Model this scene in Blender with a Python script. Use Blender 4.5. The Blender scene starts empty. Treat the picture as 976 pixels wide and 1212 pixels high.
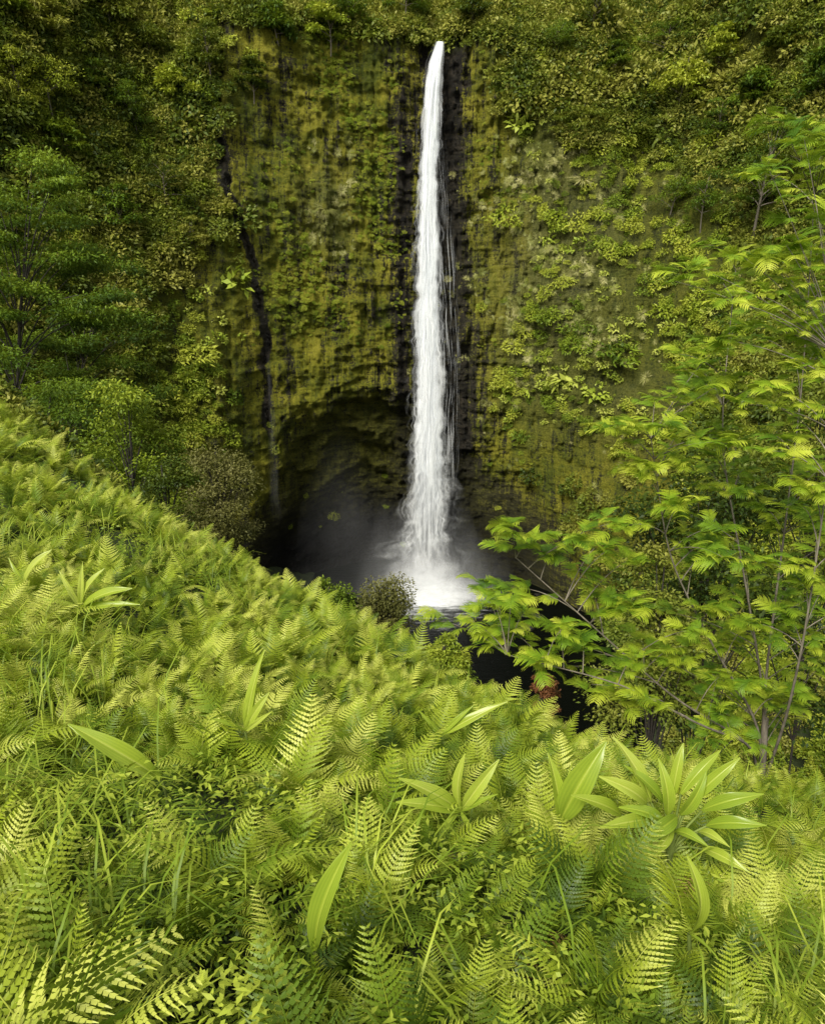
import bpy, bmesh, math, random
import numpy as np
from mathutils import Vector, Matrix, Euler
random.seed(7); np.random.seed(3)
sc=bpy.context.scene; COL=sc.collection
R=math.radians
PITCH=R(14); TH=math.tan(R(33)); CP,SP=math.cos(PITCH),math.sin(PITCH)

# ---------------- camera, light ----------------
cd=bpy.data.cameras.new('camera'); cam=bpy.data.objects.new('camera',cd); COL.objects.link(cam)
cd.sensor_fit='VERTICAL'; cd.sensor_height=24; cd.lens=12/TH; cd.clip_end=1500; cd.clip_start=0.05
cam.rotation_euler=(R(90)-PITCH,0,0); sc.camera=cam
w=bpy.data.worlds.new("World"); sc.world=w; w.use_nodes=True
nt=w.node_tree; bg=nt.nodes['Background']
sky=nt.nodes.new('ShaderNodeTexSky'); sky.sky_type='NISHITA'; sky.sun_disc=False
sky.sun_elevation=R(42); sky.sun_rotation=R(205)
hs=nt.nodes.new('ShaderNodeHueSaturation'); hs.inputs['Saturation'].default_value=0.2
nt.links.new(sky.outputs[0],hs.inputs['Color']); nt.links.new(hs.outputs[0],bg.inputs['Color'])
bg.inputs['Strength'].default_value=0.15
sl=bpy.data.lights.new('sun','SUN'); sl.energy=4.8; sl.angle=R(24); sl.color=(1,.95,.83)
so=bpy.data.objects.new('sun',sl); so.rotation_euler=(R(48),0,R(-25)); COL.objects.link(so)
sc.view_settings.view_transform='Standard'; sc.view_settings.look='None'; sc.view_settings.exposure=0

# ---------------- helpers ----------------
def ray(px,py):
    a=(px-488)/606*TH; b=(606-py)/606*TH
    return np.array([a,CP+b*SP,-SP+b*CP])
def at(px,py,Y):
    d=ray(px,py); return d*(Y/d[1])
def proj(p):
    yc=p[1]*CP-p[2]*SP; zc=p[1]*SP+p[2]*CP
    return 488+606*p[0]/yc/TH, 606-606*zc/yc/TH
def hsh(ix,iy,s):
    n=(ix.astype(np.int64)*374761393+iy.astype(np.int64)*668265263+s*1442695041)&0x7fffffff
    n=((n^(n>>13))*1274126177)&0x7fffffff
    n=n^(n>>16)
    return (n&0xffff)/65535.0
def vn(x,y,s=0):
    x=np.asarray(x,float); y=np.asarray(y,float)
    x,y=np.broadcast_arrays(x,y)
    ix=np.floor(x);iy=np.floor(y);fx=x-ix;fy=y-iy
    fx=fx*fx*(3-2*fx);fy=fy*fy*(3-2*fy)
    a=hsh(ix,iy,s);b=hsh(ix+1,iy,s);c=hsh(ix,iy+1,s);d=hsh(ix+1,iy+1,s)
    return a+(b-a)*fx+(c-a)*fy+(a-b-c+d)*fx*fy
def fbm(x,y,s=0,o=4):
    t=0;am=.5;tot=0
    for i in range(o):
        t=t+am*vn(x*2**i+i*17.3,y*2**i-i*9.1,s+i); tot+=am; am*=.5
    return t/tot
def ss(x,a,b):
    t=np.clip((x-a)/(b-a),0,1); return t*t*(3-2*t)
def sp(x,k): return np.logaddexp(0,k*x)/k

def fg(x,y):
    side=np.interp(x,[-20,-12,-6,-1.9,-.75,.3,1.6],[.62,.5,.317,.167,.118,.05,0])
    z=-1.3-.35*np.maximum(y,-3)+side*np.clip(y,0,22)-.15*np.clip(x,0,30)
    d=y-(7.5-.75*np.clip(x,-10,8))
    z=z-1.15*sp(d-1.0,1.5)
    return z+.36*(fbm(x*.7,y*.7,5,3)-.5)
def terr(x,y):
    x=np.asarray(x,float);y=np.asarray(y,float)
    t=np.clip((y-40)/70,0,1); xc=15-9*t; ww=10+16*t
    d=np.abs(x-xc)-ww
    g=-54+np.minimum(1.5*sp(d-2,.4),70)
    g=g+np.clip(d,0,10)/10*6*(fbm(x*.07,y*.07,9,4)-.5)
    return np.maximum(fg(x,y),g)
def cavef(x,z):
    wob=1+.5*(fbm(x*.09+2,z*.09,51,4)-.5)+.25*(fbm(x*.3+2,z*.3,57,3)-.5)
    r1=(np.abs((x+10)/20.5)**2.2+np.abs(np.maximum(z+56,0)/43.5)**2.2)*wob
    r2=(np.abs((x-14)/19)**2.+np.abs(np.maximum(z+58,0)/33)**2.)*wob
    return np.clip(1-r1,0,1),np.clip(1-r2,0,1),r1
_v=[at(268,165,140),at(272,210,140),at(296,290,141),at(312,360,142),at(320,430,143),at(325,500,146)]
VZ=np.array([v[2] for v in _v])[::-1]; VX=np.array([v[0] for v in _v])[::-1]
def veinf(x,z):
    xx=np.interp(z,VZ,VX)+1.6*(fbm(z*.25,z*0,74,3)-.5)
    return np.exp(-((x-xx)/.55)**2)*ss(z,VZ[0]-1,VZ[0]+2)*ss(-z,-VZ[-1]-1,-VZ[-1]+2)*(.45+.55*ss(fbm(z*.3,z*0+4,75,2),.3,.55))
def cliffY(x,z):
    x=np.asarray(x,float);z=np.asarray(z,float)
    dx=x-4; ad=np.abs(dx)
    y=150-.0125*np.minimum(ad,64)**2-1.3*np.maximum(ad-64,0)
    fl=np.where(dx<0,ss(ad,24,46),ss(ad,13,38))
    y=y+.28*z*fl
    top=46+.2*np.maximum(ad-20,0)+3*(fbm(x*.1,x*0,31,3)-.5)-2.2*np.exp(-((x-4.8)/2.2)**4)
    y=y+1.15*sp(z-top,1.5)
    ch=np.exp(-(dx/6)**2)*ss(z,-60,-30); y=y+1.8*ch
    y=y+(fbm(x*.07,z*.03,3,4)-.5)*(5+13*fl)
    c1,c2,r1=cavef(x,z)
    y=y+np.maximum(19*c1**.9,9*c2**.95); inside=np.maximum(ss(c1,0,.3),ss(c2,0,.4))
    y=y+.8*np.sin(r1*24+5*fbm(x*.15,z*.15,52,3))*ss(c1,0.02,.15)*ss(1-c1,.1,.4)
    k=1-.6*inside
    zz=z+3*(fbm(x*.06,z*.05,14,3)-.5)
    lay=fbm(x*.09+3,zz*.45,12,4)
    y=y+k*(1-.6*fl)*(lay-.5)*2.4*ss(46-z,-2,6)
    fl1=1-np.abs(2*fbm(x*.42+.4*fbm(x*.1,z*.08,15,2),z*.05,22,3)-1)
    y=y+k*(1-.4*fl)*(fl1-.7)*2.4
    row=np.floor(zz/1.5+.5*fbm(x*.2,zz*.2,61,2)); off=hsh(row,row*0,62)*3
    blk=hsh(np.floor(x/1.35+off),row,63); row2=np.floor(zz/3.4+.7); blk2=hsh(np.floor(x/3.1+row2*.37),row2,64)
    y=y+k*(1-.7*fl)*(.3+.7*np.exp(-(dx/9)**2))*((blk-.5)*1.1+(blk2-.5)*1.5)
    y=y+k*(fbm(x*.8,z*.5,27,4)-.5)*1.6
    y=y+(fbm(x*.9,z*.9,41,4)-.5)*1.5
    return y+1.0*veinf(x,z)
def cliff_hit(px,py):
    Y=140.
    for i in range(40):
        p=at(px,py,Y); Y=Y*.6+.4*float(cliffY(p[0],p[2]))
    return at(px,py,Y)
def ground_hit(px,py,h=0.):
    d=ray(px,py); t=.5
    while t<140:
        p=d*t
        if p[2]<float(terr(p[0],p[1]))+h: return p
        t+=.03+t*.004
    return p

def mesh_quads(name,v,f,mat=None,smooth=False,attrs=None,uv=None):
    v=np.asarray(v,np.float32); f=np.asarray(f,np.int32)
    me=bpy.data.meshes.new(name)
    me.vertices.add(len(v)); me.vertices.foreach_set('co',v.ravel())
    k=f.shape[1]
    me.loops.add(f.size); me.loops.foreach_set('vertex_index',f.ravel())
    me.polygons.add(len(f)); me.polygons.foreach_set('loop_start',np.arange(len(f),dtype=np.int32)*k)
    if smooth: me.polygons.foreach_set('use_smooth',np.ones(len(f),bool))
    if attrs:
        for n,a in attrs.items():
            at_=me.attributes.new(n,'FLOAT','POINT'); at_.data.foreach_set('value',np.asarray(a,np.float32).ravel())
    if uv is not None:
        l=me.uv_layers.new(name='UVMap'); l.data.foreach_set('uv',np.asarray(uv,np.float32)[f.ravel()].ravel())
    me.update(calc_edges=True); 
    if mat: me.materials.append(mat)
    return me
class MB:
    def __init__(s): s.v=[];s.f=[];s.t=[];s.n=0
    def add(s,v,f,t=0.5):
        v=np.asarray(v,float); s.v.append(v); s.f.append(np.asarray(f)+s.n)
        s.t.append(np.full(len(v),t) if np.isscalar(t) else np.asarray(t)); s.n+=len(v)
    def mesh(s,name,mat,smooth=False):
        return mesh_quads(name,np.concatenate(s.v),np.concatenate(s.f),mat,smooth,{'tint':np.concatenate(s.t)})
def link(name,me,parent=None):
    o=bpy.data.objects.new(name,me); COL.objects.link(o)
    if parent: o.parent=parent
    return o
def tag(o,label=None,cat=None,group=None,kind=None):
    if label:o['label']=label
    if cat:o['category']=cat
    if group:o['group']=group
    if kind:o['kind']=kind
    return o
def empty(name,loc,label,cat,group=None):
    o=link(name,None); o.location=loc; return tag(o,label,cat,group)
def nrm(a): return a/np.maximum(np.linalg.norm(a,axis=-1,keepdims=True),1e-9)
def leaves(mb,P,D,N,L,W,T,fold=.15,droop=.2):
    n=len(P); D=nrm(D); S=nrm(np.cross(D,N)); N=nrm(np.cross(S,D))
    L=np.broadcast_to(np.asarray(L,float),(n,))[:,None]; W=np.broadcast_to(np.asarray(W,float),(n,))[:,None]
    a=P; m=P+D*L*.45
    b=m+S*W*.5+N*W*fold; c=P+D*L-N*L*droop; d=m-S*W*.5+N*W*fold
    v=np.stack([a,b,c,d],1).reshape(-1,3)
    mb.add(v,np.arange(4*n).reshape(-1,4),np.repeat(T,4))
def tube(mb,pts,rad,k=6,t=.5):
    pts=np.asarray(pts,float); n=len(pts); rad=np.broadcast_to(rad,(n,))
    T=nrm(np.gradient(pts,axis=0)); ref=np.array([0.31,0.17,.93])
    A=nrm(np.cross(T,ref)); B=np.cross(T,A)
    an=np.arange(k)*2*math.pi/k
    v=pts[:,None]+rad[:,None,None]*(np.cos(an)[None,:,None]*A[:,None]+np.sin(an)[None,:,None]*B[:,None])
    i=np.arange(n-1)[:,None]*k; j=np.arange(k)[None]; j2=(j+1)%k
    f=np.stack([i+j,i+j2,i+k+j2,i+k+j],-1).reshape(-1,4)
    mb.add(v.reshape(-1,3),f,t)
def bez(a,b,c,n=8):
    t=np.linspace(0,1,n)[:,None]; a,b,c=map(np.asarray,(a,b,c))
    return (1-t)**2*a+2*t*(1-t)*b+t*t*c

# ---------------- materials ----------------
def newmat(name):
    m=bpy.data.materials.new(name); m.use_nodes=True; nt=m.node_tree
    for n in list(nt.nodes): nt.nodes.remove(n)
    return m,nt,nt.nodes.new('ShaderNodeOutputMaterial')
def N(nt,t,**k):
    n=nt.nodes.new(t)
    for a,b in k.items(): setattr(n,a,b)
    return n
def ramp(nt,fac,stops):
    r=N(nt,'ShaderNodeValToRGB'); e=r.color_ramp.elements
    while len(e)<len(stops): e.new(.5)
    for i,(p,c) in enumerate(stops):
        e[i].position=p; e[i].color=(*c,1) if len(c)==3 else c
    nt.links.new(fac,r.inputs[0]); return r.outputs[0]
def math_(nt,op,a,b=None,c=None,clamp=False):
    n=N(nt,'ShaderNodeMath',operation=op); n.use_clamp=clamp
    for i,x in enumerate((a,b,c)):
        if x is None: continue
        if isinstance(x,(int,float)): n.inputs[i].default_value=x
        else: nt.links.new(x,n.inputs[i])
    return n.outputs[0]
def mixc(nt,f,a,b):
    n=N(nt,'ShaderNodeMix',data_type='RGBA')
    for s,x in ((n.inputs[0],f),(n.inputs[6],a),(n.inputs[7],b)):
        if isinstance(x,(int,float)): s.default_value=x
        elif isinstance(x,tuple): s.default_value=(*x,1)
        else: nt.links.new(x,s)
    return n.outputs[2]
def noise(nt,vec,scale,detail=4,rough=.6):
    n=N(nt,'ShaderNodeTexNoise'); n.inputs['Scale'].default_value=scale; n.inputs['Detail'].default_value=detail; n.inputs['Roughness'].default_value=rough
    if vec is not None: nt.links.new(vec,n.inputs['Vector'])
    return n.outputs[0]
def mapping(nt,vec,scale):
    m=N(nt,'ShaderNodeMapping'); m.inputs['Scale'].default_value=scale; nt.links.new(vec,m.inputs[0]); return m.outputs[0]
def foliage(name,cols,nscale=.5,trans=.3,wt=.5,wn=.5,wr=.25,gloss=.25,rough=.5):
    m,nt,out=newmat(name)
    at_=N(nt,'ShaderNodeAttribute',attribute_name='tint'); oi=N(nt,'ShaderNodeObjectInfo'); g=N(nt,'ShaderNodeNewGeometry')
    ns=noise(nt,g.outputs['Position'],nscale,3)
    f=math_(nt,'MULTIPLY_ADD',at_.outputs['Fac'],wt,0.5-.5*(wt+wr+wn*1.6))
    f=math_(nt,'MULTIPLY_ADD',oi.outputs['Random'],wr,f)
    f=math_(nt,'MULTIPLY_ADD',ns,wn*1.6,f,clamp=True)
    k=len(cols); c=ramp(nt,f,[(i/(k-1)*.8+.1,cc) for i,cc in enumerate(cols)])
    p=N(nt,'ShaderNodeBsdfPrincipled'); p.inputs['Roughness'].default_value=rough
    p.inputs['Specular IOR Level'].default_value=gloss
    nt.links.new(c,p.inputs['Base Color'])
    tr=N(nt,'ShaderNodeBsdfTranslucent')
    c2=mixc(nt,.3,c,(.45,.5,.02)); nt.links.new(c2,tr.inputs[0])
    mx=N(nt,'ShaderNodeMixShader'); mx.inputs[0].default_value=trans
    nt.links.new(p.outputs[0],mx.inputs[1]); nt.links.new(tr.outputs[0],mx.inputs[2]); nt.links.new(mx.outputs[0],out.inputs[0])
    return m
M={}
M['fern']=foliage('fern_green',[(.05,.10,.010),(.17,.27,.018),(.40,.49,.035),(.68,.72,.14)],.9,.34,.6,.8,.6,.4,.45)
M['deadfern']=foliage('dry_fern',[(.22,.14,.04),(.32,.22,.07)],2)
M['cover']=foliage('ground_cover',[(.05,.10,.012),(.20,.30,.02),(.46,.54,.06)],2.0,.3,.7,.7,.1,.35)
M['ginger']=foliage('broad_leaf_green',[(.22,.34,.03),(.40,.51,.05),(.62,.68,.14)],3,.38,.5,.3,.4,.5,.30)
M['rtree']=foliage('bright_tree_leaf',[(.07,.16,.012),(.22,.37,.022),(.43,.54,.035),(.64,.70,.08)],1.2,.36,.7,.7,.0,.3)
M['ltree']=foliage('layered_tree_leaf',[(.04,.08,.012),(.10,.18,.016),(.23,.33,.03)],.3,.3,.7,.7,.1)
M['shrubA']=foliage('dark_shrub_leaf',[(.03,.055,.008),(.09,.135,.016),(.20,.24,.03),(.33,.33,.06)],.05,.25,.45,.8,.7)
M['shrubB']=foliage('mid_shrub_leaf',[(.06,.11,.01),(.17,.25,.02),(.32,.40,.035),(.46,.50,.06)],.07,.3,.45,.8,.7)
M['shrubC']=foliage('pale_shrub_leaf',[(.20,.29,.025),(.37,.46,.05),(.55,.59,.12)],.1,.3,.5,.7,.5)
M['olive']=foliage('olive_shrub_leaf',[(.08,.085,.02),(.17,.17,.045),(.27,.25,.09)],.5,.2,.5,.6,.2)
M['straw']=foliage('dry_grass',[(.16,.19,.04),(.33,.34,.09),(.56,.52,.24)],.15,.2,.5,.8,.4)
M['red']=foliage('red_brown_leaf',[(.12,.05,.02),(.26,.11,.045),(.30,.2,.07)],2,.2)
def bark(name,c1,c2):
    m,nt,out=newmat(name); g=N(nt,'ShaderNodeNewGeometry')
    f=noise(nt,mapping(nt,g.outputs['Position'],(6,6,2)),3)
    p=N(nt,'ShaderNodeBsdfPrincipled'); p.inputs['Roughness'].default_value=.85
    nt.links.new(ramp(nt,f,[(.3,c1),(.7,c2)]),p.inputs['Base Color']); nt.links.new(p.outputs[0],out.inputs[0]); return m
M['bark']=bark('grey_bark',(.10,.085,.06),(.30,.26,.2))
M['barkdark']=bark('dark_bark',(.02,.018,.013),(.06,.05,.04))
M['stem']=bark('green_stem',(.10,.14,.02),(.2,.26,.05))

def cliff_mat():
    m,nt,out=newmat('cliff_rock'); g=N(nt,'ShaderNodeNewGeometry'); P=g.outputs['Position']
    A=lambda n:N(nt,'ShaderNodeAttribute',attribute_name=n).outputs['Fac']
    wet,veg,dry,cav=A('wet'),A('veg'),A('dry'),A('cave')
    n5=noise(nt,P,2.4,8,.78)
    n1=noise(nt,P,.9,9,.75)
    rock=ramp(nt,n1,[(.38,(.008,.007,.005)),(.52,(.035,.03,.02)),(.66,(.10,.08,.055)),(.78,(.24,.21,.15))])
    n2=noise(nt,mapping(nt,P,(1.3,.4,.10)),1.0,9,.78)
    n6=noise(nt,mapping(nt,P,(.25,.2,.08)),1.0,5,.65)
    n3=noise(nt,mapping(nt,P,(.25,.2,1.7)),1.0,7,.72)
    n4=noise(nt,P,.13,6,.7)
    mossc=ramp(nt,math_(nt,'ADD',math_(nt,'MULTIPLY',n4,.5),math_(nt,'ADD',math_(nt,'MULTIPLY',n2,.25),math_(nt,'MULTIPLY',n5,.25))),[(.37,(.05,.08,.008)),(.45,(.14,.17,.012)),(.52,(.29,.29,.018)),(.61,(.52,.47,.05))])
    f=math_(nt,'ADD',math_(nt,'MULTIPLY',n2,1.1),math_(nt,'MULTIPLY',n3,.6))
    f=math_(nt,'ADD',f,math_(nt,'MULTIPLY',n5,.8))
    f=math_(nt,'ADD',f,math_(nt,'MULTIPLY',n6,.65))
    f=math_(nt,'SUBTRACT',f,math_(nt,'MULTIPLY',wet,.44))
    f=math_(nt,'MULTIPLY',math_(nt,'SUBTRACT',f,1.41),7.0,clamp=True)
    c=mixc(nt,f,rock,mossc)
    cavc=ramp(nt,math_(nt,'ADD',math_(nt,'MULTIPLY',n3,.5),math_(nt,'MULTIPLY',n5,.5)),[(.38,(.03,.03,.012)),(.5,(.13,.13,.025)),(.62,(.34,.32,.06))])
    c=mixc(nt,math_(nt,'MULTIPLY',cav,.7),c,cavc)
    cave_shade=math_(nt,'MULTIPLY',cav,wet,clamp=True)
    c=mixc(nt,cave_shade,c,(.010,.009,.008))  # cave shade painted near-black into the wet rock of the recess
    vegc=ramp(nt,n5,[(.3,(.025,.04,.005)),(.6,(.11,.14,.015)),(.8,(.22,.24,.04))])
    vf=math_(nt,'MULTIPLY',veg,math_(nt,'MULTIPLY',math_(nt,'SUBTRACT',n4,.3),3.0,clamp=True))
    c=mixc(nt,vf,c,vegc)
    dc=ramp(nt,n2,[(.3,(.10,.11,.03)),(.7,(.36,.34,.13))])
    df=math_(nt,'MULTIPLY',dry,math_(nt,'MULTIPLY',math_(nt,'SUBTRACT',n5,.40),5.0,clamp=True))
    c=mixc(nt,math_(nt,'MULTIPLY',df,.75),c,dc)
    p=N(nt,'ShaderNodeBsdfPrincipled'); nt.links.new(c,p.inputs['Base Color'])
    nt.links.new(math_(nt,'SUBTRACT',.9,math_(nt,'MULTIPLY',wet,.45)),p.inputs['Roughness'])
    p.inputs['Specular IOR Level'].default_value=.3
    b=N(nt,'ShaderNodeBump'); b.inputs['Strength'].default_value=1.0; b.inputs['Distance'].default_value=1.3
    hh=math_(nt,'ADD',math_(nt,'MULTIPLY',n5,1.2),math_(nt,'MULTIPLY',n2,1.2)); hh=math_(nt,'ADD',hh,math_(nt,'MULTIPLY',n3,1.0))
    nt.links.new(hh,b.inputs['Height']); nt.links.new(b.outputs[0],p.inputs['Normal'])
    nt.links.new(p.outputs[0],out.inputs[0]); return m
M['cliff']=cliff_mat()
def soil():
    m,nt,out=newmat('soil'); g=N(nt,'ShaderNodeNewGeometry')
    f=noise(nt,g.outputs['Position'],1.3,8,.7)
    p=N(nt,'ShaderNodeBsdfPrincipled'); p.inputs['Roughness'].default_value=.9
    nt.links.new(ramp(nt,f,[(.3,(.010,.014,.005)),(.55,(.03,.045,.01)),(.8,(.07,.08,.03))]),p.inputs['Base Color'])
    b=N(nt,'ShaderNodeBump'); b.inputs['Distance'].default_value=.1; nt.links.new(f,b.inputs['Height']); nt.links.new(b.outputs[0],p.inputs['Normal'])
    nt.links.new(p.outputs[0],out.inputs[0]); return m
M['soil']=soil()
def wetrock():
    m,nt,out=newmat('wet_boulder'); g=N(nt,'ShaderNodeNewGeometry')
    f=noise(nt,g.outputs['Position'],1.5,6,.7)
    p=N(nt,'ShaderNodeBsdfPrincipled'); p.inputs['Roughness'].default_value=.5
    nt.links.new(ramp(nt,f,[(.35,(.006,.006,.005)),(.65,(.025,.022,.016)),(.8,(.06,.07,.015))]),p.inputs['Base Color'])
    nt.links.new(p.outputs[0],out.inputs[0]); return m
M['wet']=wetrock()
FX,FY,FZ=float(at(507,690,146)[0]),146.,-52.4
def pool_mat():
    m,nt,out=newmat('pool_water'); g=N(nt,'ShaderNodeNewGeometry'); P=g.outputs['Position']
    sub=N(nt,'ShaderNodeVectorMath',operation='SUBTRACT'); nt.links.new(P,sub.inputs[0]); sub.inputs[1].default_value=(FX,FY-4,FZ)
    ml=N(nt,'ShaderNodeVectorMath',operation='MULTIPLY'); nt.links.new(sub.outputs[0],ml.inputs[0]); ml.inputs[1].default_value=(.55,.42,0)
    ln=N(nt,'ShaderNodeVectorMath',operation='LENGTH'); nt.links.new(ml.outputs[0],ln.inputs[0])
    n=noise(nt,mapping(nt,P,(.3,.9,1)),1.0,9,.78)
    f=math_(nt,'SUBTRACT',math_(nt,'MULTIPLY',n,4.0),math_(nt,'MULTIPLY',ln.outputs['Value'],.18))
    f=math_(nt,'SUBTRACT',f,1.0,clamp=True)
    p=N(nt,'ShaderNodeBsdfPrincipled'); nt.links.new(mixc(nt,f,(.003,.004,.003),(.78,.80,.81)),p.inputs['Base Color'])
    nt.links.new(math_(nt,'MULTIPLY_ADD',f,.5,.3),p.inputs['Roughness'])
    p.inputs['IOR'].default_value=1.1
    b=N(nt,'ShaderNodeBump'); b.inputs['Distance'].default_value=.4; nt.links.new(n,b.inputs['Height']); nt.links.new(b.outputs[0],p.inputs['Normal'])
    nt.links.new(p.outputs[0],out.inputs[0]); return m
def water_mat(name,edge,gain,off,sx=5,sy=.06,seed=0,fade=0.,cap=1.):
    m,nt,out=newmat(name); uv=N(nt,'ShaderNodeUVMap'); sep=N(nt,'ShaderNodeSeparateXYZ'); nt.links.new(uv.outputs[0],sep.inputs[0])
    mp=N(nt,'ShaderNodeMapping'); mp.inputs['Scale'].default_value=(sx,sy*90,1); mp.inputs['Location'].default_value=(seed*3.7,seed*1.3,0); nt.links.new(uv.outputs[0],mp.inputs[0])
    n=noise(nt,mp.outputs[0],1.0,8,.68)
    e=math_(nt,'ABSOLUTE',math_(nt,'MULTIPLY_ADD',sep.outputs[0],2.,-1.))
    e=math_(nt,'SUBTRACT',1.0,math_(nt,'POWER',e,edge))
    a=math_(nt,'MULTIPLY_ADD',math_(nt,'SUBTRACT',n,.5),gain,off)
    a=math_(nt,'MULTIPLY',math_(nt,'MAXIMUM',a,0.),e,clamp=True)
    if fade:
        a=math_(nt,'MULTIPLY',a,math_(nt,'DIVIDE',sep.outputs[1],fade,clamp=True))
        if fade<.9: a=math_(nt,'MULTIPLY',a,math_(nt,'MULTIPLY',math_(nt,'SUBTRACT',1.0,sep.outputs[1]),4.,clamp=True))
    if cap<1: a=math_(nt,'MULTIPLY',a,cap)
    d=N(nt,'ShaderNodeBsdfDiffuse'); nt.links.new(ramp(nt,n,[(.34,(.62,.66,.72)),(.5,(.84,.87,.89)),(.62,(.93,.95,.96))]),d.inputs[0])
    tl=N(nt,'ShaderNodeBsdfTranslucent'); tl.inputs[0].default_value=(.9,.93,.95,1)
    m1=N(nt,'ShaderNodeMixShader'); m1.inputs[0].default_value=.15; nt.links.new(d.outputs[0],m1.inputs[1]); nt.links.new(tl.outputs[0],m1.inputs[2])
    t=N(nt,'ShaderNodeBsdfTransparent'); m2=N(nt,'ShaderNodeMixShader'); nt.links.new(a,m2.inputs[0]); nt.links.new(t.outputs[0],m2.inputs[1]); nt.links.new(m1.outputs[0],m2.inputs[2])
    nt.links.new(m2.outputs[0],out.inputs[0]); return m

# ---------------- terrain, cliff, pool ----------------
def grid(xs,ys):
    nx,ny=len(xs),len(ys); X,Y=np.meshgrid(xs,ys)
    i=np.arange(nx*ny).reshape(ny,nx)
    f=np.stack([i[:-1,:-1],i[:-1,1:],i[1:,1:],i[1:,:-1]],-1).reshape(-1,4)
    return X.ravel(),Y.ravel(),f
xs=np.concatenate([np.linspace(-130,-16,110)[:-1],np.linspace(-16,12,160)[:-1],np.linspace(12,130,110)])
ys=np.concatenate([np.linspace(-15,16,160)[:-1],np.linspace(16,175,160)])
X,Y,f=grid(xs,ys)
g=link('ground',mesh_quads('ground',np.stack([X,Y,terr(X,Y)],1),f,M['soil'],True)); tag(g,'dark soil slope and gorge floor under the greenery','ground',kind='structure')
xs=np.concatenate([np.linspace(-130,-45,130)[:-1],np.linspace(-45,48,430)[:-1],np.linspace(48,130,120)])
zs=np.concatenate([np.linspace(-57,50,500)[:-1],np.linspace(50,125,110)])
X,Z,f=grid(xs,zs); Yc=cliffY(X,Z)
wob=5*(fbm(X*.05,Z*.06,71,4)-.5)
wet=np.exp(-((X-5.6+wob*.7)/(3.8+.05*np.maximum(22-Z,0)))**2)*1.1
wet=np.maximum(wet,.6*np.exp(-((X+1.5+wob)/(2.2))**2)*ss(46-Z,0,20))
wet=np.maximum(wet,ss(-Z,28,46)*ss(36-np.abs(X+2),0,14)*1.0)
wet=np.maximum(wet,1.6*veinf(X,Z))
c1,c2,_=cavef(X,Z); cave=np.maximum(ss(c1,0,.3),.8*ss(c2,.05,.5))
def vegmask(x,z):
    n=(fbm(x*.12,z*.08,81,3)-.5); n2=fbm(x*.35,z*.3,85,3)
    v=np.maximum(ss(-(x+26+20*n),0,14),ss(x-15-16*n,0,8))
    v=np.clip(v*(.55+n2*.9),0,1)
    v=np.maximum(v,ss(z-44-5*n,0,3))
    v=v*(1-.85*ss(-z,15,27)*ss(46-np.abs(x-4),0,10))
    a,b,_=cavef(x,z)
    return np.clip(v,0,1)*(1-ss(np.maximum(a,b),0,.1))*(1-.7*np.clip(1.5*veinf(x,z),0,1))
def drymask(x,z):
    def blob(px,py,rx,rz,):
        p=at(px,py,143); return np.exp(-(((x-p[0])/rx)**2+((z-p[2])/rz)**2))
    return np.clip(blob(655,330,11,17)+.9*blob(690,230,9,8)+.8*blob(385,245,5,8)+.6*blob(620,420,6,10)+.5*blob(740,480,9,8),0,1)
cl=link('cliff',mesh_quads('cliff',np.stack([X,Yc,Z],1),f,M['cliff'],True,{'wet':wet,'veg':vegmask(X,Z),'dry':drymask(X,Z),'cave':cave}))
tag(cl,'mossy amphitheatre cliff face with a dark undercut cave','cliff',kind='structure')
bm=bmesh.new()
bmesh.ops.create_grid(bm,x_segments=60,y_segments=60,size=1)
for v in bm.verts: v.co=Vector((2+v.co.x*60,133+v.co.y*45,-52.4))
me=bpy.data.meshes.new('pool'); bm.to_mesh(me); bm.free(); me.materials.append(pool_mat())
tag(link('pool',me),'dark plunge pool with white foam','water',kind='structure')

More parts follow.
